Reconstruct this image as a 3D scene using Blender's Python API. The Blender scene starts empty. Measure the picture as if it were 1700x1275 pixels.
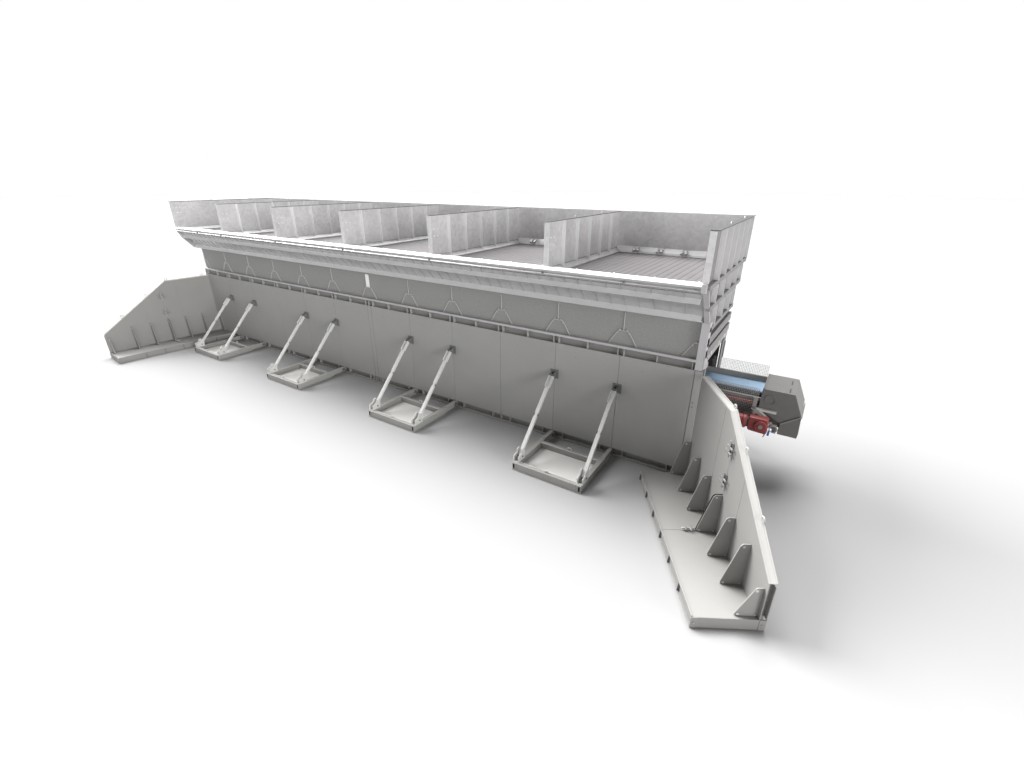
import bpy, bmesh, math, random
from mathutils import Vector, Matrix
random.seed(4)
S = bpy.context.scene
COL = S.collection
R = math.radians

# ------------------------------------------------------------------ camera
cd = bpy.data.cameras.new("camera"); cam = bpy.data.objects.new("camera", cd); COL.objects.link(cam)
cd.sensor_width = 36.0; cd.sensor_fit = 'HORIZONTAL'; cd.lens = 775.592 / 1700 * 36
cd.clip_start = 0.05; cd.clip_end = 1000
cam.location = (13.14453, -5.8786, 3.83075)
cam.rotation_euler = (math.pi / 2 - 0.415226, 0.0, 0.576419)
S.camera = cam

# ------------------------------------------------------------------ world, lamps, exposure
W = bpy.data.worlds.new("World"); S.world = W; W.use_nodes = True
bg = W.node_tree.nodes["Background"]; bg.inputs[0].default_value = (1.0, 1.0, 1.0, 1); bg.inputs[1].default_value = 1.0
# white backdrop near the horizon, dimmed higher up to deepen the ground shadows
nt = W.node_tree
tcw = nt.nodes.new("ShaderNodeTexCoord"); sx = nt.nodes.new("ShaderNodeSeparateXYZ"); nt.links.new(tcw.outputs["Generated"], sx.inputs[0])
mrw = nt.nodes.new("ShaderNodeMapRange"); mrw.interpolation_type = 'SMOOTHSTEP'
mrw.inputs[1].default_value = 0.275; mrw.inputs[2].default_value = 0.42; mrw.inputs[3].default_value = 1.0; mrw.inputs[4].default_value = 0.10
nt.links.new(sx.outputs[2], mrw.inputs[0]); nt.links.new(mrw.outputs[0], bg.inputs[1])
S.view_settings.view_transform = 'Standard'; S.view_settings.look = 'None'
S.view_settings.exposure = 0.0; S.view_settings.gamma = 1.0; S.view_settings.use_curve_mapping = False
S.render.engine = 'CYCLES'
S.cycles.max_bounces = 6; S.cycles.diffuse_bounces = 4; S.cycles.glossy_bounces = 4


def area_lamp(name, az, el, dist, size, irr, target=(6, 0, 0)):
    """far square softbox; irr = irradiance / pi it gives a facing surface"""
    l = bpy.data.lights.new(name, 'AREA'); o = bpy.data.objects.new(name, l); COL.objects.link(o)
    d = Vector((math.cos(R(el)) * math.cos(R(az)), math.cos(R(el)) * math.sin(R(az)), math.sin(R(el))))
    o.location = Vector(target) + d * dist
    o.rotation_euler = d.to_track_quat('Z', 'Y').to_euler()
    l.shape = 'SQUARE'; l.size = size
    l.energy = irr * math.pi * math.pi * dist * dist
    l.color = (1.0, 1.0, 1.0)
    return o


area_lamp("overhead_softbox", 120, 66, 400, 285, 2.2)
area_lamp("side_softbox", 173, 40, 400, 215, 2.2)
area_lamp("low_fill_softbox", -18, 10, 400, 160, 0.70)


# ------------------------------------------------------------------ materials
def mat(name, col, rough=0.5, metal=0.0, spec=0.5, noise=0.0, nscale=8.0, bump=0.0, bscale=60.0, spangle=0.0, rvar=0.0):
    m = bpy.data.materials.new(name); m.use_nodes = True
    nt = m.node_tree; b = nt.nodes["Principled BSDF"]
    c = col if isinstance(col, tuple) else (col, col, col)
    b.inputs["Base Color"].default_value = (*c, 1); b.inputs["Roughness"].default_value = rough
    b.inputs["Metallic"].default_value = metal; b.inputs["Specular IOR Level"].default_value = spec
    tc = nt.nodes.new("ShaderNodeTexCoord")
    if noise or spangle or rvar:
        n = nt.nodes.new("ShaderNodeTexNoise"); n.inputs["Scale"].default_value = nscale
        n.inputs["Detail"].default_value = 6; n.inputs["Roughness"].default_value = 0.62
        nt.links.new(tc.outputs["Object"], n.inputs["Vector"])
        src = n.outputs["Fac"]
        if spangle:
            v = nt.nodes.new("ShaderNodeTexVoronoi"); v.inputs["Scale"].default_value = 22
            nt.links.new(tc.outputs["Object"], v.inputs["Vector"])
            mx = nt.nodes.new("ShaderNodeMix"); mx.data_type = 'FLOAT'; mx.inputs[0].default_value = spangle
            sx = nt.nodes.new("ShaderNodeSeparateColor"); nt.links.new(v.outputs["Color"], sx.inputs[0])
            nt.links.new(src, mx.inputs[2]); nt.links.new(sx.outputs[0], mx.inputs[3]); src = mx.outputs[0]
        mr = nt.nodes.new("ShaderNodeMapRange"); mr.inputs[1].default_value = 0.25; mr.inputs[2].default_value = 0.75
        mr.inputs[3].default_value = 1 - noise; mr.inputs[4].default_value = 1 + noise
        nt.links.new(src, mr.inputs[0])
        vm = nt.nodes.new("ShaderNodeVectorMath"); vm.operation = 'SCALE'; vm.inputs[0].default_value = c
        nt.links.new(mr.outputs[0], vm.inputs["Scale"]); nt.links.new(vm.outputs[0], b.inputs["Base Color"])
        if rvar:
            m2 = nt.nodes.new("ShaderNodeMapRange"); m2.inputs[1].default_value = 0.25; m2.inputs[2].default_value = 0.75
            m2.inputs[3].default_value = rough - rvar; m2.inputs[4].default_value = rough + rvar
            nt.links.new(src, m2.inputs[0]); nt.links.new(m2.outputs[0], b.inputs["Roughness"])
    if bump:
        n2 = nt.nodes.new("ShaderNodeTexNoise"); n2.inputs["Scale"].default_value = bscale; n2.inputs["Detail"].default_value = 4
        nt.links.new(tc.outputs["Object"], n2.inputs["Vector"])
        bp = nt.nodes.new("ShaderNodeBump"); bp.inputs["Strength"].default_value = bump; bp.inputs["Distance"].default_value = 0.004
        nt.links.new(n2.outputs["Fac"], bp.inputs["Height"]); nt.links.new(bp.outputs[0], b.inputs["Normal"])
    return m


M_GROUND = mat("studio_white", 0.32, 0.9, 0, 0.0)
M_WALL = mat("grey_painted_steel", (0.310, 0.306, 0.298), 0.5, 0, 0.35, noise=0.035, nscale=1.6, rvar=0.05)
M_WING = mat("warm_grey_painted_steel", (0.262, 0.256, 0.247), 0.5, 0, 0.35, noise=0.03, nscale=2.2, rvar=0.05)
M_LIGHT = mat("light_painted_steel", (0.57, 0.564, 0.548), 0.45, 0, 0.4, noise=0.03, nscale=4)
M_FLG = mat("pale_grey_painted_steel", (0.43, 0.423, 0.408), 0.45, 0, 0.4, noise=0.03, nscale=3)
M_TRAY = mat("off_white_painted_steel", (0.60, 0.594, 0.576), 0.5, 0, 0.35, noise=0.02, nscale=3)
M_BEAM = mat("beam_painted_steel", (0.31, 0.303, 0.29), 0.45, 0, 0.4, noise=0.04, nscale=3)
M_WEB = mat("shaded_web_paint", (0.20, 0.196, 0.19), 0.5, 0, 0.35, noise=0.05, nscale=5)  # beam paint darkened to put the recess shade into the webs
M_DARK = mat("dark_steel", 0.145, 0.45, 0, 0.4, noise=0.08, nscale=9)
M_SEAM = mat("seam_shadow_steel", 0.16, 0.7, 0, 0.2)
M_BLACK = mat("plain_black", 0.008, 0.6, 0, 0.2)
M_GALV = mat("galvanised_steel", (0.61, 0.603, 0.607), 0.36, 0.55, 0.5, noise=0.14, nscale=2.6, spangle=0.25, rvar=0.07)
M_GALVB = mat("lit_galvanised_steel", (0.80, 0.793, 0.797), 0.38, 0.35, 0.5, noise=0.05, nscale=5)  # lighter copy of the galvanised steel, with caught light put into its colour
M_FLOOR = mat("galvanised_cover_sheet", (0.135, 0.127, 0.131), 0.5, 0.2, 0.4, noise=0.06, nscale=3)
M_FLARE = mat("shaded_galvanised_steel", (0.45, 0.442, 0.447), 0.38, 0.45, 0.5, noise=0.10, nscale=3.0, spangle=0.2, rvar=0.07)  # galvanised steel darkened to paint in shade on the flare and lip
M_POST = mat("matt_galvanised_steel", (0.44, 0.43, 0.44), 0.5, 0.15, 0.4, noise=0.08, nscale=4)
M_EDGE = mat("added_rim_dark", 0.075, 0.6, 0, 0.3)  # dark strip added to keep the brightly lit rim tops dark
M_CROSS = mat("shaded_end_steel", (0.235, 0.225, 0.232), 0.6, 0.1, 0.3, noise=0.05, nscale=4)  # galvanised crossbars and end face, side shade put into a darker grey
M_RUBBER = mat("grey_rubber_sheet", (0.27, 0.268, 0.26), 0.8, 0, 0.25, noise=0.12, nscale=42, bump=0.35, bscale=90)
M_ARCH = mat("pale_trim_steel", (0.46, 0.46, 0.44), 0.45, 0.1, 0.4)
M_HOUS = mat("housing_painted_steel", (0.165, 0.160, 0.153), 0.5, 0, 0.35, noise=0.06, nscale=14)
M_RED = mat("red_painted_cast_iron", (0.27, 0.058, 0.057), 0.42, 0, 0.4, noise=0.06, nscale=12)
M_REDB = mat("red_roller_paint", (0.45, 0.03, 0.03), 0.4, 0, 0.4)
M_BELT = mat("pale_blue_belt", (0.33, 0.47, 0.63), 0.5, 0, 0.3, noise=0.03, nscale=6)
M_BLUE = mat("blue_plastic", (0.02, 0.10, 0.42), 0.4)
M_STEEL = mat("bare_steel", 0.42, 0.3, 0.7, 0.5)
M_WIRE = mat("wire_steel", 0.33, 0.5, 0.3, 0.4)
M_DARKIN = mat("dark_interior_steel", 0.055, 0.6, 0, 0.3)


# ------------------------------------------------------------------ mesh helper
class MB:
    def __init__(self, f=None):
        self.v = []; self.f = []; self.map = f; self.runs = []

    def add(self, vs, fs):
        o = len(self.v); self.v += [tuple(v) for v in vs]; f0 = len(self.f); self.f += [tuple(i + o for i in q) for q in fs]; self.runs.append((o, len(self.v), f0, len(self.f))); return self

    def box(self, x0, x1, y0, y1, z0, z1):
        vs = [(x, y, z) for z in (z0, z1) for y in (y0, y1) for x in (x0, x1)]
        return self.add(vs, [(0, 2, 3, 1), (4, 5, 7, 6), (0, 1, 5, 4), (2, 6, 7, 3), (0, 4, 6, 2), (1, 3, 7, 5)])

    def prism(self, pts, ax, a, b):
        """polygon pts in the two other axes (order x,y,z without ax), extruded a..b along ax"""
        def P(p, t):
            q = list(p); q.insert(ax, t); return q
        n = len(pts); vs = [P(p, a) for p in pts] + [P(p, b) for p in pts]
        fs = [tuple(range(n)), tuple(range(2 * n - 1, n - 1, -1))] + [(i, (i + 1) % n, n + (i + 1) % n, n + i) for i in range(n)]
        return self.add(vs, fs)

    def strip(self, pts, ax, a, b, th):
        """open polyline extruded along ax with thickness th, as one box per segment"""
        for p, q in zip(pts[:-1], pts[1:]):
            d = Vector((q[0] - p[0], q[1] - p[1])); d.normalize(); n = Vector((-d.y, d.x)) * th
            self.prism([p, q, (q[0] + n.x, q[1] + n.y), (p[0] + n.x, p[1] + n.y)], ax, a, b)
        return self

    def cyl(self, p, q, r, n=12, r2=None):
        p = Vector(p); q = Vector(q); d = (q - p).normalized(); u = d.orthogonal().normalized(); w = d.cross(u)
        r2 = r if r2 is None else r2
        vs = [p + (u * math.cos(2 * math.pi * i / n) + w * math.sin(2 * math.pi * i / n)) * r for i in range(n)]
        vs += [q + (u * math.cos(2 * math.pi * i / n) + w * math.sin(2 * math.pi * i / n)) * r2 for i in range(n)]
        return self.add(vs, [tuple(range(n))[::-1], tuple(range(n, 2 * n))] + [(i, (i + 1) % n, n + (i + 1) % n, n + i) for i in range(n)])

    def bar(self, p, q, u, w, h0, h1, w0=None):
        """box along p->q; u = width axis (half width w), other axis from h0 to h1"""
        p = Vector(p); q = Vector(q); d = (q - p).normalized(); u = Vector(u).normalized(); v = d.cross(u).normalized()
        w0 = -w if w0 is None else w0
        vs = [e + u * a + v * b for e in (p, q) for b in (h0, h1) for a in (w0, w)]
        return self.add(vs, [(0, 2, 3, 1), (4, 5, 7, 6), (0, 1, 5, 4), (2, 6, 7, 3), (0, 4, 6, 2), (1, 3, 7, 5)])

    def ring(self, c, nrm, r, t, n=14, m=6, a0=0, a1=2 * math.pi, up=(0, 0, 1)):
        c = Vector(c); nrm = Vector(nrm).normalized(); up = Vector(up); s = up.cross(nrm).normalized(); up = nrm.cross(s)
        full = abs(a1 - a0 - 2 * math.pi) < 1e-6; k = n if full else n + 1; vs = []
        for i in range(k):
            a = a0 + (a1 - a0) * i / n; e = s * math.cos(a) + up * math.sin(a)
            for j in range(m):
                b = 2 * math.pi * j / m; vs.append(c + e * (r + t * math.cos(b)) + nrm * t * math.sin(b))
        fs = []
        for i in range(n):
            i2 = (i + 1) % k
            for j in range(m):
                fs.append((i * m + j, i2 * m + j, i2 * m + (j + 1) % m, i * m + (j + 1) % m))
        return self.add(vs, fs)

    def build(self, name, m, parent=None, bev=0.0, smooth=False, label=None):
        vs = [self.map(*v) for v in self.v] if self.map else self.v
        me = bpy.data.meshes.new(name); me.from_pydata([tuple(v) for v in vs], [], self.f); me.materials.append(m)
        b = bmesh.new(); b.from_mesh(me); bmesh.ops.recalc_face_normals(b, faces=b.faces); b.to_mesh(me); b.free()
        o = bpy.data.objects.new(name, me); COL.objects.link(o)
        if parent: adopt(o, parent)
        if bev:
            x = o.modifiers.new("bevel", 'BEVEL'); x.width = bev; x.segments = 2; x.limit_method = 'ANGLE'; x.angle_limit = R(40)
        if smooth:
            for p in me.polygons: p.use_smooth = True
            x = o.modifiers.new("es", 'EDGE_SPLIT'); x.split_angle = R(35)
        if label: o["label"] = label
        return o


def each(mb, name, m, parent, smooth=False):
    """one object per piece added to the helper (pieces = contiguous vertex runs recorded in mb.runs)"""
    out = []
    for v0, v1, f0, f1 in mb.runs:
        q = MB(mb.map); q.v = mb.v[v0:v1]; q.f = [tuple(i - v0 for i in f) for f in mb.f[f0:f1]]
        out.append(q.build(name, m, parent, smooth=smooth))
    return out


def adopt(o, parent):
    """parts are modelled in scene coordinates; the root Empty sits at the thing's base"""
    o.parent = parent
    r = parent
    if r.type == 'EMPTY':
        o.matrix_parent_inverse = Matrix.Translation(-r.location)
    # meshes parented to meshes share coordinates: identity


def thing(name, label, cat, loc, group=None):
    o = bpy.data.objects.new(name, None); COL.objects.link(o); o.empty_display_size = 0.2
    o.location = loc; o["label"] = label; o["category"] = cat
    if group: o["group"] = group
    return o


def dup_part(o, dx=0, dy=0, dz=0):
    """copy of a part (no children), moved, same parent"""
    c = o.copy(); COL.objects.link(c); c.parent = o.parent; c.matrix_parent_inverse = o.matrix_parent_inverse.copy()
    c.location = o.location + Vector((dx, dy, dz)); return c


def kids(o): return [c for c in bpy.data.objects if c.parent == o]


def dup_tree(o, dx=0, dy=0, dz=0, parent=None):
    c = o.copy(); COL.objects.link(c)
    if parent:
        c.parent = parent
        c.matrix_parent_inverse = o.matrix_parent_inverse.copy()
    c.location = o.location + Vector((dx, dy, dz))
    for ch in kids(o):
        if ch is not c: dup_tree(ch, 0, 0, 0, c)
    return c


GAP = 0.0992
def SX(i): return i + (GAP if i > 6 else 0.0)
SEAMS = [SX(i) for i in range(0, 13)]
XL, XR = 0.0, SX(12)           # 0 .. 12.099

# ------------------------------------------------------------------ setting
gm = MB()
n = 96
gm.v = [(6, 0, -0.002)] + [(6 + 130 * math.cos(2 * math.pi * i / n), 130 * math.sin(2 * math.pi * i / n), -0.002) for i in range(n)]
gm.f = [(0, 1 + i, 1 + (i + 1) % n) for i in range(n)]
g = gm.build("ground", M_GROUND); g["kind"] = "structure"

# ------------------------------------------------------------------ retaining wall
HB, HT = 0.1189, 1.594
wall = thing("front_barrier", "long grey panelled steel barrier under the hopper, between the two wing panels", "barrier", (6.05, 0.05, 0))
for i in range(12):
    a, b = SEAMS[i], SEAMS[i + 1]
    if i == 6: a = 6.0 + GAP
    m_ = MB().box(a + 0.002, b - 0.002, 0.0, 0.02, HB, HT)
    pan = m_.build("wall_panel", M_WALL, wall, bev=0.0015)
    bm_ = MB()
    for t, z in ((0.33, 1.43), (0.77, 1.43)):
        x = a + t * (b - a); bm_.cyl((x, -0.002, z), (x, 0.003, z), 0.0045, 8)
    each(bm_, "bolt_hole", M_SEAM, pan)
MB().box(-0.05, XR + 0.06, 0.0215, 0.035, HB, HT - 0.01).build("backing_plate", M_SEAM, wall)
# narrow strip at the module joint, with bolts and a cover patch
st = MB().box(6.004, 6.0955, 0.001, 0.02, HB, HT).build("joint_strip", M_WALL, wall)
bm_ = MB()
for x, z in ((6.035, 1.13), (6.035, 1.07), (6.06, 1.13), (6.06, 1.07)): bm_.cyl((x, -0.004, z), (x, 0.003, z), 0.006, 8)
each(bm_, "bolt", M_BEAM, st)
MB().box(6.012, 6.092, -0.006, 0.0, HB + 0.012, 0.325).build("cover_patch", M_BEAM, wall)
es = MB().box(12.103, 12.19, -0.004, 0.02, HB, HT + 0.0).build("end_strip", M_WALL, wall)
bm_ = MB()
for z in (1.146, 1.085): bm_.cyl((12.136, -0.012, z), (12.136, 0.0, z), 0.008, 10)
each(bm_, "bolt", M_DARK, es)
MB().box(-0.05, -0.0035, -0.004, 0.02, HB, HT).build("end_strip", M_WALL, wall)
# beams
tb = MB().box(-0.03, XR + 0.05, 0.052, 0.062, HT - 0.008, 1.6995).build("top_beam", M_WEB, wall)
MB().box(-0.03, XR + 0.05, -0.006, 0.10, 1.700, 1.735).build("top_flange", M_POST, tb, bev=0.004)
MB().box(-0.03, XR + 0.05, 0.0205, 0.0515, HT - 0.008, HT - 0.002).build("panel_ledge", M_BEAM, tb)
bb = MB().box(-0.03, XR + 0.05, 0.052, 0.062, 0.0305, HB + 0.02).build("bottom_beam", M_WEB, wall)
MB().box(-0.03, XR + 0.05, -0.010, 0.13, 0.0, 0.030).build("bottom_flange", M_WING, bb, bev=0.004)
rt = MB().box(-0.005, 0.005, 0.004, 0.0515, HT + 0.001, 1.699).build("stiffener", M_BEAM, tb)
xs = []
for i in range(13):
    xs += [SEAMS[i] - 0.043, SEAMS[i] + 0.043] if i < 12 else [SEAMS[i] - 0.043]
    if i < 12: xs.append((SEAMS[i] + SEAMS[i + 1]) / 2 + (0.02 if i == 6 else 0))
xs.append(6.15)
for x in xs: dup_part(rt, x)
rt.location.x = 12.145
rb = MB().box(-0.006, 0.006, -0.002, 0.0515, 0.031, HB - 0.001).build("stiffener", M_BEAM, bb)
xs = []
for i in range(1, 13): xs += [SEAMS[i] - 0.18, SEAMS[i], SEAMS[i] + 0.18] if i < 12 else [SEAMS[i] - 0.17]
xs += [5.93, 6.06, 6.13, 0.03]
for x in xs: dup_part(rb, x)
rb.location.x = 12.05

# ------------------------------------------------------------------ feed hopper
hop = thing("feed_hopper", "long open topped galvanised hopper with five dividers, above the grey panelled barrier", "hopper", (6.05, 0.85, 0))
ZR, ZL, ZF = 3.322, 2.70, 2.672
YF, YB = -0.40, 2.15
# rubber skirt behind the arches
skirt = MB().box(XL + 0.005, XR - 0.01, 0.05, 0.065, 1.736, 2.26).build("skirt_sheet", M_RUBBER, hop)
def arch(x, side=0):
    m_ = MB(); w = 0.0042
    pts = [(-0.2, 1.737), (-0.088, 1.915), (-0.062, 1.938), (0.062, 1.938), (0.088, 1.915), (0.2, 1.737)]
    if side > 0: pts = pts[:3] + [(0.0, 1.938)]
    if side < 0: pts = [(0.0, 1.938)] + pts[3:]
    for p, q in zip(pts[:-1], pts[1:]):
        m_.bar((x + p[0], 0.043, p[1]), (x + q[0], 0.043, q[1]), (0, 1, 0), 0.006, -w, w)
    if side == 0:
        m_.box(x - 0.0045, x + 0.0045, 0.037, 0.049, 1.943, 2.19)
    for bx in (-0.085, -0.05, 0.05, 0.085):
        if side > 0 and bx > 0 or side < 0 and bx < 0: continue
        z = 1.905 if abs(bx) > 0.06 else 1.95
        m_.cyl((x + bx, 0.032, z), (x + bx, 0.046, z), 0.009, 8)
    return m_
for i in range(0, 13):
    if i == 6:
        arch(6.0 + GAP / 2).build("arch_trim", M_ARCH, skirt)
    else:
        arch(SEAMS[i], -1 if i == 0 else (1 if i == 12 else 0)).build("arch_trim", M_ARCH, skirt)
MB().box(6.012, 6.098, 0.030, 0.048, 1.95, 2.185).build("joint_plate", M_GALVB, hop, bev=0.003)

# front flare: sloping sheet + two flange bars normal to it + ribs
def FL(t, d=0.0): return (-0.4 + 0.4 * t - 0.70 * d, 2.69 - 0.45 * t - 0.70 * d)
pl = [FL(0), FL(1.0), (FL(1.0)[0] + 0.012, FL(1)[1] + 0.012), (FL(0)[0] + 0.012, FL(0)[1] + 0.012)]
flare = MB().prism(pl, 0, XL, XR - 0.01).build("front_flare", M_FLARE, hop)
def flange(t, d):
    a = FL(t); b = FL(t, d); e = 0.006
    return MB().prism([a, b, (b[0] + e, b[1] - e), (a[0] + e, a[1] - e)], 0, XL + 0.002, XR - 0.012)
for t, d in ((0.27, 0.075), (0.815, 0.088)):
    f_ = flange(t, d).build("flange_bar", M_GALVB, flare)
pitch = 0.1935
nr = int((XR - 0.1) / pitch)
def rib(t0, t1, d):
    a, b = FL(t0), FL(t1); c, e = FL(t1, d), FL(t0, d)
    return MB().prism([a, b, c, e], 0, -0.003, 0.003)
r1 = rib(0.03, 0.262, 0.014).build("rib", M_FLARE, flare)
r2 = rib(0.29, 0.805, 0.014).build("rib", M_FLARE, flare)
for k in range(1, nr + 1):
    dup_part(r1, 0.1 + k * pitch); dup_part(r2, 0.1 + k * pitch)
r1.location.x = 0.1; r2.location.x = 0.1
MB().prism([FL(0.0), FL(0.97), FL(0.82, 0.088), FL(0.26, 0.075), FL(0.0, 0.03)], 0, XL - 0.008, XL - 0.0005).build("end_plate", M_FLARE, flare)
# lower lip of the flare
MB().box(XL + 0.002, XR - 0.012, -0.004, 0.044, 2.222, 2.236).build("bottom_lip", M_GALV, flare)
# lip rail: bright sloped cap, web, flange
lip = MB().prism([(-0.40, 2.729), (-0.428, 2.731), (-0.388, 2.767), (-0.36, 2.767), (-0.36, 2.729)], 0, XL - 0.02, XR + 0.02).build("lip_rail", M_GALVB, hop, bev=0.004)
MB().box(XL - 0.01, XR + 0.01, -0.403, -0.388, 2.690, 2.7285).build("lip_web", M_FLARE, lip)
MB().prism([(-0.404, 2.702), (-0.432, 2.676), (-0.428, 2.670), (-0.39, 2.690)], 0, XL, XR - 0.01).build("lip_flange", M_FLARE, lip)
bt = MB()
for i in range(0, 25):
    x = 0.55 + i * 0.5
    if x < XR: bt.cyl((x, -0.374, 2.76), (x, -0.374, 2.777), 0.011, 8)
each(bt, "bolt", M_GALVB, lip)
hb_ = MB()
for x in (1.0, 2.02, 4.04, 6.06, 8.08, 10.08, 11.2):
    hb_.cyl((x, -0.437, 2.690), (x, -0.415, 2.690), 0.013, 10)
each(hb_, "bolt_head", M_DARK, lip)

# back wall
bw = MB().box(XL, XR + 0.02, YB, YB + 0.012, 2.66, ZR).build("back_wall", M_GALV, hop)
MB().prism([(YB, 2.66), (YB + 0.012, 2.66), (1.68, 2.2), (1.66, 2.2)], 0, XL, XR).build("back_flare", M_GALV, bw)
MB().box(XL, XR + 0.02, YB - 0.0, YB + 0.09, ZR, ZR + 0.008).build("rim_flange", M_GALV, bw)
rr = MB().box(-0.004, 0.004, YB + 0.013, YB + 0.08, 2.7, ZR - 0.001).build("stiffener", M_GALV, bw)
for k in range(1, 25): dup_part(rr, k * 0.5)
MB().box(XL + 0.1, XR, 1.66, 1.675, 1.0, 2.2).build("back_skirt", M_HOUS, hop)

def eye(x, y, z, nrm, r=0.03, t=0.007):
    return MB().ring((x, y, z), nrm, r, t, 14, 6, 0, math.pi).box(x - t, x + t, y - r, y + r, z - 0.012, z - 0.001) if nrm[0] else MB().ring((x, y, z), nrm, r, t, 14, 6, 0, math.pi)

# end walls
prof = [(YF, ZR), (YB, ZR), (YB, 2.70), (1.66, 2.2), (1.66, 1.76), (0.03, 1.76), (0.03, 2.2), (YF, 2.70)]
def end_wall(x0, x1, out, detail):
    e = MB().prism(prof, 0, x0, x1).build("end_wall", M_GALV, hop)
    xo = x1 if out > 0 else x0
    def X(a): return xo + out * a
    def bx(m_, a, b, y0, y1, z0, z1): m_.box(min(X(a), X(b)), max(X(a), X(b)), y0, y1, z0, z1)
    m_ = MB(); bx(m_, -0.040, 0.030, YF - 0.012, YF - 0.001, 2.768, ZR - 0.004); m_.build("front_flange", M_GALV, e)
    m_ = MB(); bx(m_, -0.040, 0.055, YF - 0.013, YB + 0.012, ZR + 0.0005, ZR + 0.009); m_.build("rim_dark_strip", M_EDGE, e)
    po = [(y + (0.004 if y < 0.8 else -0.004), z) for y, z in prof]
    MB().prism(po, 0, min(X(0.0002), X(0.0009)), max(X(0.0002), X(0.0009))).build("shade_skin", M_CROSS, e)  # thin sheet added to carry painted shade on the outer face
    ys = [-0.02, 0.385, 0.79, 1.195, 1.6, 2.0]
    for y in ys:
        m_ = MB(); bx(m_, 0.001, 0.065, y - 0.004, y + 0.004, 2.749, ZR - 0.001); m_.build("rib", M_GALVB, e)
    bars = [(2.722, YF, YB - 0.03), (2.44, -0.19, 1.92), (2.12, 0.04, 1.65), (1.96, 0.04, 1.65), (1.80, 0.04, 1.65)]
    if not detail: bars = bars[:1]
    for z, y0, y1 in bars:
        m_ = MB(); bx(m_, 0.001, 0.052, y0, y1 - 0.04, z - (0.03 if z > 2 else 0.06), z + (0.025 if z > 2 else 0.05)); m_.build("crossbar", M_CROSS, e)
    for z0, z1, ysub in () if not detail else ((2.467, 2.691, (0.05, 0.5, 0.95, 1.4, 1.8)), (2.147, 2.408, (0.25, 0.7, 1.15, 1.5))):
        for y in ysub:
            m_ = MB(); bx(m_, 0.001, 0.06, y - 0.004, y + 0.004, z0, z1); m_.build("rib", M_GALVB, e)
    for y in (0.55, 1.55):
        MB().ring((xo, y, ZR + 0.004), (1, 0, 0), 0.026, 0.006, 12, 6, 0, math.pi).build("lifting_eye", M_STEEL, e, smooth=True)
    return e
ew_r = end_wall(XR + 0.0, XR + 0.03, 1, True)
ew_l = end_wall(XL - 0.008, XL, -1, False)
hm = MB()
for y in (-0.30, -0.22):
    for z in (3.19, 3.08): hm.cyl((0.001, y, z), (0.004, y, z), 0.014, 10)
each(hm, "bolt", M_GALVB, ew_l)
# corner block, posts and feet at the right and left ends
MB().box(XR + 0.0, XR + 0.055, -0.455, -0.40, 2.665, 2.765).build("corner_block", M_POST, lip, bev=0.004)
def post(x0, x1, dx):
    p = MB().box(x0, x1, -0.005, 0.045, 1.60, 2.222).build("corner_post", M_POST, hop, bev=0.003)
    MB().prism([(YF - 0.004, 2.70), (YF + 0.05, 2.66), (0.045, 2.222), (-0.005, 2.222)], 0, x0 + 0.02, x1 + 0.0).build("flare_edge", M_POST, p)
    return p
pr = post(XR - 0.012, XR + 0.072, 1)
MB().box(XR + 0.073, XR + 0.082, 0.0, 0.14, 1.62, 2.222).build("post_side_plate", M_POST, pr)
MB().box(XR + 0.031, XR + 0.075, 0.05, 1.62, 1.64, 1.755).build("end_sill", M_BEAM, hop)
for x in (XL - 0.06, XR + 0.035):
    MB().box(x, x + 0.03, 1.5, 1.66, 0.0, 1.752).build("end_leg", M_HOUS, hop)
    MB().box(x, x + 0.03, 0.09, 0.22, 0.0, 1.64).build("end_leg", M_HOUS, hop)
    MB().box(x - 0.05, x + 0.08, 1.4, 1.75, -0.001, 0.012).build("foot_plate", M_HOUS, hop)
lk = MB()
lk.box(XR + 0.08, XR + 0.092, 1.22, 1.40, 1.2, 1.66).box(XR + 0.08, XR + 0.1, 1.40, 1.47, 1.35, 1.6)
lk.build("end_bracket", M_DARK, hop)
MB().box(XR + 0.073, XR + 0.083, 0.055, 0.085, 1.45, 1.74).build("hanger_strap", M_BEAM, hop)
MB().box(XR + 0.073, XR + 0.083, 0.20, 0.26, 1.38, 1.70).build("hanger_strap", M_BEAM, hop)
MB().prism([(0.0, 1.62), (0.0, 1.78), (0.12, 1.74), (0.30, 1.62), (0.30, 1.56)], 0, XR + 0.084, XR + 0.09).build("gusset_bracket", M_POST, hop)
mv = MB()
for y in (0.42, 0.9, 1.3): mv.prism([(y, 1.79), (y + 0.10, 1.79), (y + 0.05, 1.66)], 0, XR + 0.076, XR + 0.08)
each(mv, "hanger_lug", M_GALVB, hop)

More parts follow.
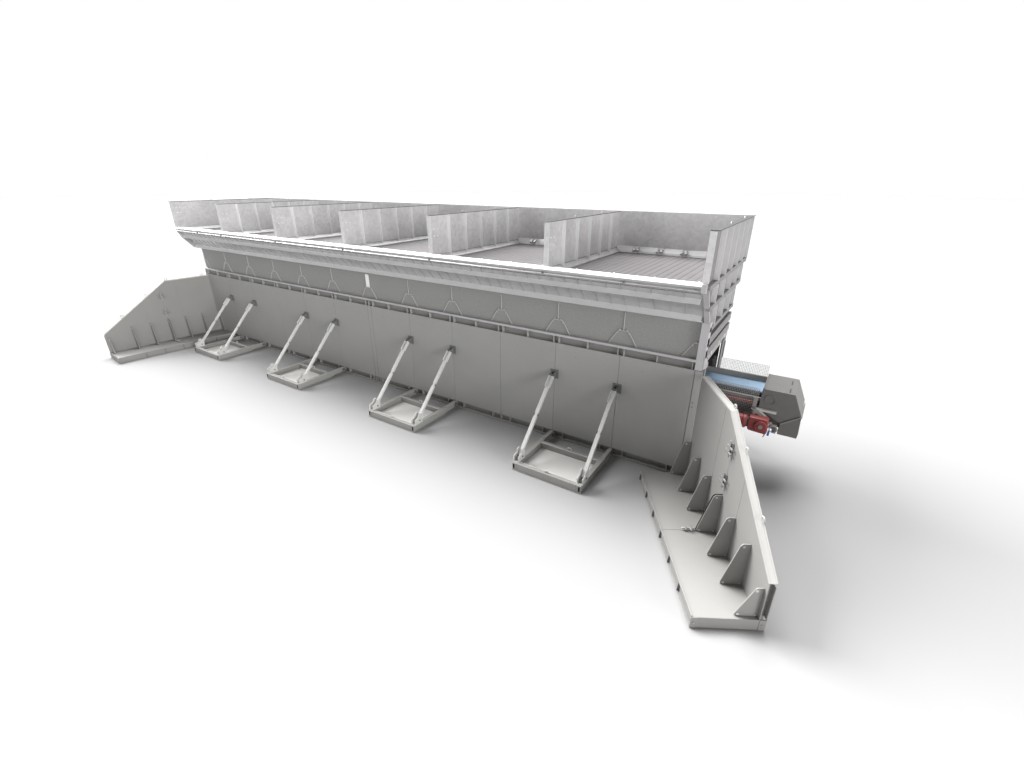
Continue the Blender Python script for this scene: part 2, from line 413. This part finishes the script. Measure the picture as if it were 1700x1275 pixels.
# floor covers (corrugated), trims and dividers
PX = [XL] + [2.02 * i for i in range(1, 6)] + [XR]
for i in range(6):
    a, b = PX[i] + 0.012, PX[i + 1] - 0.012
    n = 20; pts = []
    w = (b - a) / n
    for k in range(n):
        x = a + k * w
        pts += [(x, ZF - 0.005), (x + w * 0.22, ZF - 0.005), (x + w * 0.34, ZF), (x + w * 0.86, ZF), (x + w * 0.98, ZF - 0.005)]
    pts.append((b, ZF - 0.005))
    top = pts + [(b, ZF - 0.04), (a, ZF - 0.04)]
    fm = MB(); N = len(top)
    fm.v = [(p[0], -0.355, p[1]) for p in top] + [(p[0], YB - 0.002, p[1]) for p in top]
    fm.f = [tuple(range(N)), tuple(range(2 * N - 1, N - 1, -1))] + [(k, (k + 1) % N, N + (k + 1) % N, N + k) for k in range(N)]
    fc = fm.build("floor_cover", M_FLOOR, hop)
    # sloping trim along the back and the left side of the bay
    MB().prism([(YB - 0.003, ZF + 0.10), (YB - 0.003, ZF + 0.001), (YB - 0.075, ZF + 0.001), (YB - 0.06, ZF + 0.03)], 0, a, b).build("back_trim", M_GALVB, fc)
    MB().prism([(a + 0.001, ZF + 0.062), (a + 0.001, ZF + 0.001), (a + 0.085, ZF + 0.001), (a + 0.085, ZF + 0.012)], 1, -0.33, YB - 0.08).build("side_trim", M_GALV if i > 2 else M_GALVB, fc)  # left bays take the lighter tone, painting in their glancing reflection
    for xc in ([a + 0.35, a + 0.75, a + 1.15, a + 1.55] if i == 5 else [a + 0.35, a + 1.05, a + 1.65]):
        cl = MB()
        for dx in (-0.035, 0.035):
            cl.cyl((xc + dx, YB - 0.085, ZF + 0.035), (xc + dx, YB - 0.03, ZF + 0.075), 0.022, 8)
            cl.box(xc + dx - 0.012, xc + dx + 0.012, YB - 0.016, YB - 0.004, ZF + 0.12, ZF + 0.15)
        cl.box(xc - 0.055, xc + 0.055, YB - 0.07, YB - 0.02, ZF + 0.012, ZF + 0.05)
        cl.build("hinge_clamp", M_GALV, fc)

def divider(x):
    d = MB().box(x - 0.006, x + 0.006, -0.36, YB - 0.003, 2.738, ZR - 0.008).build("divider", M_GALV, hop)
    MB().box(x - 0.040, x + 0.040, -0.372, -0.361, 2.72, ZR - 0.016).build("front_post", M_GALV, d)
    MB().box(x - 0.007, x + 0.022, -0.36, YB - 0.02, ZR - 0.0075, ZR + 0.0005).build("rim_dark_strip", M_EDGE, d)
    for y in (0.05, 0.47, 0.89, 1.31, 1.73):
        MB().box(x + 0.0065, x + 0.055, y - 0.004, y + 0.004, 2.70, ZR - 0.0085).build("stiffener", M_GALVB, d)
    for y in (0.45, 1.4):
        MB().ring((x, y, ZR + 0.001), (1, 0, 0), 0.030, 0.007, 14, 6, 0, math.pi).build("lifting_eye", M_POST, d, smooth=True)
    bt = MB()
    for y in (-0.28, -0.2):
        for z in (3.12, 3.02): bt.cyl((x + 0.006, y, z), (x + 0.016, y, z), 0.011, 8)
    each(bt, "bolt", M_GALVB, d)
    MB().box(x - 0.01, x + 0.004, -0.33, YB - 0.005, ZF - 0.03, 2.7375).build("gap_shade", M_DARK, d)  # dark strip standing for the shade in the open gap below
    return d
for x in PX[1:-1]: divider(x)
for k in range(7):
    x = 1.0 + k * 1.68
    pass

# ------------------------------------------------------------------ support frames (four)
FRAME_LABELS = [
    "pale steel support frame with two slanted braces, nearest to the left wing panel",
    "pale steel support frame with two slanted braces, second from the left wing panel",
    "pale steel support frame with two slanted braces, second from the right wing panel",
    "pale steel support frame with two slanted braces, nearest to the right wing panel",
]
def make_frame():
    t = thing("support_frame", FRAME_LABELS[0], "support frame", (0.5, -0.6, 0), "braced frames along the foot of the barrier")
    m_ = MB().box(-0.036, 1.036, -1.13, -1.072, 0.012, 0.112)
    fb = m_.build("front_beam", M_BEAM, t, bev=0.003)
    MB().box(-0.030, 1.03, -1.078, -1.066, 0.1125, 0.118).build("top_lip", M_LIGHT, fb)
    bh = MB()
    for x in (0.035, 0.965):
        for z in (0.04, 0.088): bh.cyl((x, -1.134, z), (x, -1.129, z), 0.006, 8)
    each(bh, "bolt", M_DARK, fb)
    ho = MB()
    for x in (-0.013, 1.013): ho.box(x - 0.013, x + 0.013, -1.1325, -1.129, 0.026, 0.098)  # black plates stand in for the shaded hollow of the tubes
    each(ho, "tube_opening", M_BLACK, fb)
    MB().box(-0.042, 1.042, -1.136, -0.36, 0.0, 0.0115).build("skid_plate", M_BEAM, t)
    for x in (0.0, 1.0):
        s = MB().box(x - 0.035, x + 0.035, -1.0715, -0.30, 0.012, 0.112).build("side_beam", M_BEAM, t, bev=0.003)
        MB().box(x - 0.030, x + 0.030, -0.2995, -0.012, 0.030, 0.118).build("inner_sleeve", M_BEAM, s, bev=0.003)
        q = MB().box(x - 0.048, x - 0.038, -0.08, -0.010, 0.05, 0.09).box(x + 0.038, x + 0.048, -0.08, -0.010, 0.05, 0.09)
        q.cyl((x - 0.05, -0.05, 0.098), (x + 0.06, -0.05, 0.098), 0.011, 8)
        q.build("end_clip", M_DARK, s)
    cb = MB().box(0.0355, 0.9645, -0.425, -0.365, 0.012, 0.112).build("cross_beam", M_BEAM, t, bev=0.003)
    MB().box(0.0355, 0.9645, -0.435, -0.423, 0.1125, 0.117).build("top_lip", M_LIGHT, cb)
    MB().ring((0.5, -0.39, 0.113), (0, 1, 0), 0.035, 0.008, 14, 6, 0, math.pi).build("lifting_eye", M_LIGHT, cb, smooth=True)
    MB().ring((0.5, -1.085, 0.113), (0, 1, 0), 0.03, 0.008, 14, 6, 0, math.pi).build("lifting_eye", M_LIGHT, fb, smooth=True)
    bp = MB().box(0.04, 0.96, -1.066, -0.43, 0.012, 0.024).build("ballast_plate", M_TRAY, t)
    bo = MB()
    for x in (0.09, 0.91):
        for y in (-1.02, -0.47): bo.cyl((x, y, 0.024), (x, y, 0.032), 0.011, 8)
    each(bo, "bolt", M_BEAM, bp)
    for x in (0.0, 1.0):
        P0 = Vector((x, -0.985, 0.165)); P1 = Vector((x, -0.085, 1.105)); d = (P1 - P0)
        # foot bracket: two cheeks and a base
        poly = [(-1.095, 0.113), (-0.925, 0.113), (-0.925, 0.15), (-0.915, 0.235), (-0.95, 0.285), (-1.0, 0.275), (-1.02, 0.225), (-1.095, 0.2)]
        fbk = MB()
        for xx in (x - 0.043, x + 0.034): fbk.prism(poly, 0, xx, xx + 0.009)
        fbk.box(x - 0.05, x + 0.05, -1.10, -0.92, 0.1125, 0.1185)
        fbr = fbk.build("foot_bracket", M_LIGHT, t, bev=0.0015)
        MB().cyl((x - 0.055, -0.985, 0.165), (x + 0.055, -0.985, 0.165), 0.012, 10).box(x - 0.02, x + 0.02, -1.06, -1.02, 0.119, 0.15).build("pivot_pin", M_DARK, fbr)
        # brace: two U channels with a pinned sleeve between
        def U(m_, a, b, w=0.027, h=0.034, th=0.006):
            A, B = P0 + d * a, P0 + d * b
            m_.bar(A, B, (1, 0, 0), w, -h / 2, -h / 2 + th)
            m_.bar(A, B, (1, 0, 0), w, -h / 2 + th, h / 2, w - th)
            m_.bar(A, B, (1, 0, 0), -w + th, -h / 2 + th, h / 2, -w)
            return m_
        br = U(MB(), 0.0, 0.475).build("brace", M_LIGHT, t)
        U(MB(), 0.515, 0.985).build("upper_channel", M_LIGHT, br)
        MB().bar(P0 + d * 0.42, P0 + d * 0.58, (1, 0, 0), 0.0205, -0.011, 0.013).build("inner_tube", M_LIGHT, br)
        MB().bar(P0 + d * 0.05, P0 + d * 0.42, (1, 0, 0), 0.0205, -0.011, 0.006).build("inner_tube", M_BEAM, br)
        MB().bar(P0 + d * 0.58, P0 + d * 0.95, (1, 0, 0), 0.0205, -0.011, 0.009).build("inner_tube", M_BEAM, br)
        c = P0 + d * 0.495
        MB().cyl(c + Vector((-0.04, 0, 0)), c + Vector((0.04, 0, 0)), 0.010, 8).build("adjusting_pin", M_DARK, br)
        ck = MB()
        ck.bar(P0 + d * 0.845, P0 + d * 0.985, (1, 0, 0), 0.036, -0.034, 0.026, 0.028)
        ck.bar(P0 + d * 0.845, P0 + d * 0.985, (1, 0, 0), -0.028, -0.034, 0.026, -0.036)
        ck.build("head_cheek", M_LIGHT, br)
        wp = MB().box(x - 0.065, x + 0.065, -0.014, -0.001, 1.03, 1.17).build("mounting_plate", M_DARK, t, bev=0.002)
        lug = MB()
        for xx in (x - 0.030, x + 0.020): lug.prism([(-0.0145, 1.05), (-0.0145, 1.15), (-0.085, 1.135), (-0.105, 1.11), (-0.085, 1.085)], 0, xx, xx + 0.01)
        lug.cyl((x - 0.045, -0.085, 1.11), (x + 0.045, -0.085, 1.11), 0.013, 10)
        lug.build("clevis", M_DARK, wp)
        nb = MB()
        for dx in (-0.045, 0.045):
            for z in (1.05, 1.15): nb.cyl((x + dx, -0.022, z), (x + dx, -0.013, z), 0.009, 8)
        each(nb, "bolt", M_HOUS, wp)
    return t
proto = make_frame()
for k, i in enumerate((4, 7, 10)):
    c = dup_tree(proto, SX(i)); c["label"] = FRAME_LABELS[k + 1]
for ob in (proto,): ob.location.x += SX(1)

# ------------------------------------------------------------------ wing walls
def make_wing(x0, y0, th, sgn, L, ks, label):
    jg = 0.002 if sgn > 0 else 0.0004
    W_, hb, T, zT, zt = 0.61, 0.127, 0.068, 1.563, 0.569
    ct, sn = math.cos(th), math.sin(th)
    d = Vector((sgn * ct, -sn)); nv = Vector((-sgn * sn, -ct))
    def G(s, w, z): return (x0 + d.x * s + nv.x * w, y0 + d.y * s + nv.y * w, z)
    B = lambda: MB(G)
    c = G(L / 2, 0.25, 0)
    t = thing("wing_panel", label, "wing panel", (c[0], c[1], 0), "wing panels at the ends of the long barrier")
    zs = lambda s: zT if s <= ks else zT - (s - ks) * (zT - zt) / (L - ks)
    # inner skin in four sheets with fine joints
    cuts = [0.0, 0.825, 1.165, 1.55, L]
    skin = None
    for a, b in zip(cuts[:-1], cuts[1:]):
        a2, b2 = a + (jg if a else 0), b - (jg if b < L else 0)
        poly = [(a2, 0.0), (b2, 0.0), (b2, zs(b2) - 0.008)] + ([(ks, zT - 0.008)] if a2 < ks < b2 else []) + [(a2, zs(a2) - 0.008)]
        sh = B().prism(poly, 1, -0.010, 0.0).build("wall_sheet", M_WING, t)
        skin = skin or sh
    bk = B(); bk.prism([(0.0, 0.0), (L - 0.07, 0.0), (L - 0.07, zs(L - 0.07) - 0.03), (ks, zT - 0.03), (0, zT - 0.03)], 1, -0.018, -0.011)
    bk.build("backing_sheet", M_SEAM, skin)
    # top flange with a shallow inner ridge, tip channel
    tf = B()
    pts = [(0.0, zT), (ks, zT), (L, zt)]
    tf.strip(pts, 1, -T, -0.0005, -0.009)
    flg = tf.build("top_flange", M_FLG, t, bev=0.0015)
    B().strip([(0.0, zT + 0.006), (ks, zT + 0.006), (L, zt + 0.006)], 1, -T - 0.006, -T + 0.006, -0.05).build("outer_lip", M_FLG, flg)
    B().strip([(0.0, zT + 0.004), (ks, zT + 0.004), (L, zt + 0.004)], 1, -0.006, 0.002, -0.02).build("inner_lip", M_FLG, flg)
    tc = B().box(L - 0.06, L - 0.052, -T, -0.012, 0.0, zs(L - 0.06) - 0.012)
    tc.box(L - 0.06, L, -T - 0.004, -T + 0.004, hb, zt - 0.05)
    tc.build("end_channel", M_WING, t)
    # back ribs
    for s in (0.42, 0.80, 1.165, 1.55, 1.93):
        B().box(s - 0.004, s + 0.004, -T, -0.019, 0.02, zs(s) - 0.05).build("back_rib", M_WING, t)
    # base: top plate in two halves, front channel with fins, end plate
    sb = 0.008
    base = B().box(sb, 1.163, 0.001, W_ - 0.012, hb - 0.010, hb).build("base_plate", M_WING, t)
    B().box(1.167, L - 0.004, 0.001, W_ - 0.012, hb - 0.010, hb).build("base_plate", M_WING, t)
    B().box(sb + 0.01, L - 0.03, 0.02, W_ - 0.03, 0.002, hb - 0.012).build("base_core", M_SEAM, base)
    B().box(sb, L - 0.004, W_ - 0.0115, W_ + 0.002, hb - 0.013, hb + 0.012).build("front_lip", M_WING, base, bev=0.002)
    B().box(sb, L - 0.004, W_ - 0.05, W_ + 0.003, 0.0, 0.012).build("front_toe", M_WING, base, bev=0.002)
    B().box(sb, L - 0.004, W_ - 0.022, W_ - 0.014, 0.012, hb - 0.0135).build("front_web", M_WING, base)
    for s in (0.03, 0.42, 0.80, 1.165, 1.55, 1.93):
        B().prism([(W_ - 0.0135, 0.013), (W_ + 0.012, 0.013), (W_ + 0.002, hb - 0.014), (W_ - 0.0135, hb - 0.014)], 0, s - 0.006, s + 0.006).build("fin", M_DARK, base)
    ep = B().box(L - 0.0035, L + 0.004, -T, W_ + 0.006, 0.0, hb + 0.001).build("end_plate", M_WING, t, bev=0.002)
    each(B().box(L + 0.0045, L + 0.008, W_ - 0.055, W_ + 0.006, 0.0, hb + 0.001).box(L + 0.0045, L + 0.008, -T, -T + 0.06, 0.0, hb + 0.001), "corner_cap", M_WING, ep)
    b_ = B().cyl((L + 0.004, W_ - 0.025, 0.065), (L + 0.013, W_ - 0.025, 0.065), 0.011, 10).cyl((L + 0.004, -T + 0.03, 0.065), (L + 0.013, -T + 0.03, 0.065), 0.011, 10)
    each(b_, "bolt", M_STEEL, ep)
    # gussets
    for k, s in enumerate((0.03, 0.42, 0.80, 1.165, 1.55, 1.93, 2.30 if L < 2.4 else 2.40)):
        top = 0.47 if k == 6 else 0.635
        poly = [(0.002, hb + 0.001), (0.205, hb + 0.001), (0.215, hb + 0.02), (0.210, hb + 0.05), (0.098, top - 0.025), (0.075, top), (0.002, top)]
        if k == 6: poly = [(0.002, hb + 0.001), (0.205, hb + 0.001), (0.215, hb + 0.02), (0.075, top - 0.01), (0.06, top), (0.002, top)]
        if k == 3:
            B().prism(poly, 0, s - 0.017, s - 0.004).build("gusset", M_WING, t)
            gu = B().prism(poly, 0, s + 0.004, s + 0.017).build("gusset", M_WING, t)
        else: gu = B().prism(poly, 0, s - 0.006, s + 0.006).build("gusset", M_WING, t)
        e = 0.017 if k == 3 else 0.006
        if k == 3:
            ed = B().prism([(p[0] + (0.007 if p[0] > 0.01 else 0), p[1] + (0.007 if p[1] > 0.2 else 0)) for p in poly], 0, s - 0.0038, s + 0.0038)
            ed.build("joint_gasket", M_BLACK, gu)
        bo = B()
        for w, z in ((0.185, hb + 0.022), (0.065, top - 0.03), (0.025, hb + 0.014)):
            bo.cyl((s - e - 0.004, w, z), (s + e + 0.004, w, z), 0.014 if w > 0.03 else 0.008, 10)
        each(bo, "bolt", M_LIGHT, gu)
    # clamps across the module joint
    def clamp(w, z, on_base=False):
        q = B()
        s = 1.165
        if on_base:
            q.box(s - 0.018, s + 0.018, w - 0.10, w + 0.02, hb + 0.001, hb + 0.022)
            q.cyl((s - 0.045, w - 0.055, hb + 0.03), (s + 0.045, w - 0.055, hb + 0.03), 0.011, 8)
            q.cyl((s - 0.03, w + 0.0, hb + 0.028), (s + 0.03, w + 0.0, hb + 0.028), 0.012, 8)
            q.cyl((s, w - 0.10, hb + 0.028), (s, w + 0.05, hb + 0.028), 0.009, 8)
        else:
            q.box(s - 0.02, s + 0.02, 0.001, 0.022, z - 0.03, z + 0.10)
            q.cyl((s - 0.075, 0.034, z - 0.01), (s + 0.06, 0.034, z - 0.01), 0.012, 8)
            q.cyl((s - 0.05, 0.034, z + 0.055), (s + 0.075, 0.034, z + 0.055), 0.012, 8)
            q.cyl((s, 0.034, z - 0.07), (s, 0.034, z + 0.13), 0.012, 8)
        return q.build("clamp", M_STEEL, t, smooth=True)
    clamp(0, 1.19); clamp(0, 0.80); clamp(0.33, 0, True)
    # lifting eyes on the outer lip
    def zz(s): return zs(s) + 0.008
    for s in ((0.16, ks - 0.05, ks + 0.42, ks + 1.0) if sgn < 0 else (ks - 0.06, ks + 0.38, ks + 0.95)):
        nn = (nv.x, nv.y, 0)
        p = G(s, -T, zz(s) + 0.004)
        MB().ring(p, nn, 0.028, 0.008, 16, 8, -0.4, math.pi + 0.4).build("lifting_eye", M_FLG, t, smooth=True)
    return t
make_wing(12.206, -0.065, 1.045, 1, 2.344, 0.941, "large warm grey wing panel with gussets, splayed outward in the foreground near the motor")
make_wing(0.038, 0.038, 1.473, -1, 2.447, 1.006, "far grey wing panel with sloping top, square to the long barrier, away from the motor")

# ------------------------------------------------------------------ discharge conveyor
conv = thing("discharge_conveyor", "belt conveyor with pale blue belt, grey housing and red motor behind the wing panel", "conveyor", (12.75, 0.88, 0))
Y0, Y1 = 0.55, 1.15
hp = [(12.866, 1.313), (13.243, 1.313), (13.363, 1.04), (13.375, 0.80), (13.37, 0.735), (13.142, 0.735), (13.142, 0.89), (12.86, 1.03)]
hs = MB().prism(hp, 1, Y0, Y1 + 0.03).build("head_housing", M_HOUS, conv, bev=0.004)
MB().bar((13.150, Y0 - 0.008, 0.885), (13.358, Y0 - 0.008, 1.035), (0, 1, 0), 0.007, -0.006, 0.006).build("fold_edge", M_BEAM, hs)
MB().prism([(13.152, 0.876), (13.362, 1.026), (13.374, 0.80), (13.369, 0.737), (13.144, 0.737)], 1, Y0 - 0.012, Y0 - 0.001).build("lower_hood", M_HOUS, hs)
MB().prism([(12.78, 1.045), (12.87, 1.04), (13.15, 0.895), (13.15, 0.80), (13.02, 0.83), (12.80, 0.93)], 1, 0.60, 0.62).build("drive_bracket", M_HOUS, conv)
MB().ring((12.975, Y0 - 0.001, 1.19), (0, 1, 0), 0.062, 0.005, 28, 6).build("inspection_ring", M_HOUS, hs)
sl = MB().box(13.165, 13.18, 0.62, 0.75, 1.3135, 1.316).box(13.165, 13.18, 0.92, 1.05, 1.3135, 1.316)
each(sl, "lid_slot", M_DARKIN, hs)
each(MB().box(12.868, 12.885, 0.56, 1.16, 1.3135, 1.325).box(12.886, 13.24, 0.548, 0.556, 1.3135, 1.32), "lid_hem", M_HOUS, hs)
MB().prism([(13.37, 1.04), (13.38, 1.04), (13.392, 0.80), (13.377, 0.80)], 1, 1.05, Y1 + 0.05).build("rear_hem", M_LIGHT, hs)
# belt and deck
MB().box(11.4, 12.862, 0.74, 1.12, 1.19, 1.2).build("belt", M_BELT, conv)
bl = MB()
for x in (12.60, 12.65):
    for y in (0.82, 0.93): bl.cyl((x, y, 1.2), (x, y, 1.206), 0.007, 8)
each(bl, "belt_fastener", M_STEEL, conv)
MB().box(11.4, 12.862, 1.135, 1.15, 0.85, 1.275).build("side_plate", M_HOUS, conv)
MB().prism([(1.105, 1.205), (1.134, 1.205), (1.134, 1.275), (1.125, 1.275)], 0, 11.4, 12.862).build("belt_seal", M_BEAM, conv)
MB().prism([(0.70, 1.195), (0.735, 1.195), (0.735, 0.95), (0.70, 0.95)], 0, 11.4, 12.862).build("deck_apron", M_DARKIN, conv)
MB().box(11.4, 12.862, 0.63, 0.66, 1.11, 1.15).build("return_plate", M_BEAM, conv)
MB().cyl((11.5, 0.62, 1.075), (12.82, 0.62, 1.075), 0.022, 12).build("return_roller", M_REDB, conv, smooth=True)
MB().box(11.4, 12.86, 0.90, 0.95, 0.72, 1.18).build("inner_web", M_DARKIN, conv)
MB().box(11.4, 12.80, 0.545, 0.59, 0.905, 0.935).build("lower_rail", M_BEAM, conv, bev=0.003)
MB().box(11.4, 12.80, 0.56, 0.59, 0.80, 0.904).build("lower_panel", M_HOUS, conv)
MB().box(12.785, 12.83, 0.520, 0.548, 0.93, 1.19).build("guard_post", M_BEAM, conv, bev=0.003)
MB().box(12.80, 13.08, 0.50, 0.549, 1.02, 1.045).build("motor_rail", M_LIGHT, conv, bev=0.003)
# mesh guards
def grid(x0, x1, z0, z1, y, p=0.0215, r=0.0022):
    m_ = MB(); n = int((x1 - x0) / p)
    for k in range(n + 1): m_.box(x0 + k * p - r, x0 + k * p + r, y - r, y + r, z0, z1)
    n = int((z1 - z0) / p)
    for k in range(n + 1): m_.box(x0, x1, y - r * 0.9, y + r * 0.9, z0 + k * p - r, z0 + k * p + r)
    return m_
grid(12.12, 12.86, 1.277, 1.44, 1.165, r=0.0016).build("rear_mesh_guard", M_WIRE, conv)
grid(12.12, 12.84, 0.936, 1.305, 0.565, r=0.0021).build("front_mesh_guard", M_WIRE, conv)
MB().cyl((12.10, 1.16, 1.37), (12.16, 1.16, 1.37), 0.012, 8).build("guard_hinge", M_DARK, conv)
# gear motor
gmot = MB()
yc, zc = 0.40, 0.885
gmot.cyl((12.30, yc, zc), (12.72, yc, zc), 0.088, 24).cyl((12.72, yc, zc), (12.765, yc, zc), 0.092, 24).cyl((12.765, yc, zc), (12.775, yc, zc), 0.080, 24)
mot = gmot.build("gear_motor", M_RED, conv, bev=0.004, smooth=True, label="red gear motor with round shaft cover")
MB().cyl((12.776, yc, zc), (12.792, yc, zc), 0.07, 20).build("motor_flange", M_DARKIN, mot)
gb = MB().prism([(12.793, 0.985), (13.0, 0.985), (13.022, 0.965), (13.03, 0.80), (13.01, 0.775), (12.81, 0.79), (12.793, 0.81)], 1, yc - 0.06, yc + 0.075)
gbo = gb.build("gearbox", M_RED, mot, bev=0.012)
MB().cyl((12.945, yc - 0.06, 0.885), (12.945, yc - 0.085, 0.885), 0.072, 24).build("bearing_cover", M_RED, mot, bev=0.004)
MB().cyl((12.945, yc - 0.0855, 0.885), (12.945, yc - 0.095, 0.885), 0.026, 18).build("shaft_end", M_STEEL, mot)
MB().box(12.80, 12.87, yc - 0.066, yc - 0.061, 0.83, 0.95).build("inspection_cover", M_RED, mot)
bx = MB()
for a in range(6): bx.cyl((12.945 + 0.058 * math.cos(a * 1.047 + 0.3), yc - 0.085, 0.885 + 0.058 * math.sin(a * 1.047 + 0.3)), (12.945 + 0.058 * math.cos(a * 1.047 + 0.3), yc - 0.092, 0.885 + 0.058 * math.sin(a * 1.047 + 0.3)), 0.006, 8)
each(bx, "bolt", M_RED, mot)
MB().cyl((12.815, 0.47, 0.975), (12.815, 0.47, 1.05), 0.034, 14).build("vent_plug", M_HOUS, mot, smooth=True)
MB().box(12.80, 12.83, 0.515, 0.545, 0.985, 1.015).build("torque_mount", M_BEAM, mot)
MB().bar((12.86, 0.48, 1.03), (13.0, 0.47, 0.94), (0, 1, 0), 0.03, -0.02, 0.02).build("torque_arm", M_BEAM, mot)
MB().cyl((12.862, 0.445, 1.03), (12.862, 0.52, 1.03), 0.03, 14).build("torque_bush", M_BEAM, mot, smooth=True)
cp = MB().cyl((13.03, yc + 0.03, 0.89), (13.065, yc + 0.03, 0.89), 0.04, 16).cyl((13.065, yc + 0.03, 0.875), (13.12, yc + 0.03, 0.875), 0.028, 14)
cp.box(13.075, 13.125, yc + 0.0, yc + 0.06, 0.80, 0.90)
cp.build("coupling", M_HOUS, mot)
MB().ring((13.09, yc - 0.02, 0.865), (0, 1, 0), 0.045, 0.007, 20, 6).build("coupling_guard", M_BEAM, mot, smooth=True)
MB().cyl((13.035, yc - 0.03, 0.80), (13.06, yc - 0.03, 0.80), 0.035, 14).build("sensor_cap", M_BLUE, mot, smooth=True)
MB().cyl((13.01, yc - 0.03, 0.775), (13.0, yc - 0.03, 0.73), 0.008, 8).build("drain_pin", M_STEEL, mot)
# feet of the conveyor (under the hopper end, behind the wing wall)
for x in (11.45, 12.35):
    for y in (0.60, 1.10):
        MB().box(x, x + 0.05, y, y + 0.04, -0.001, 0.86).build("leg", M_HOUS, conv)
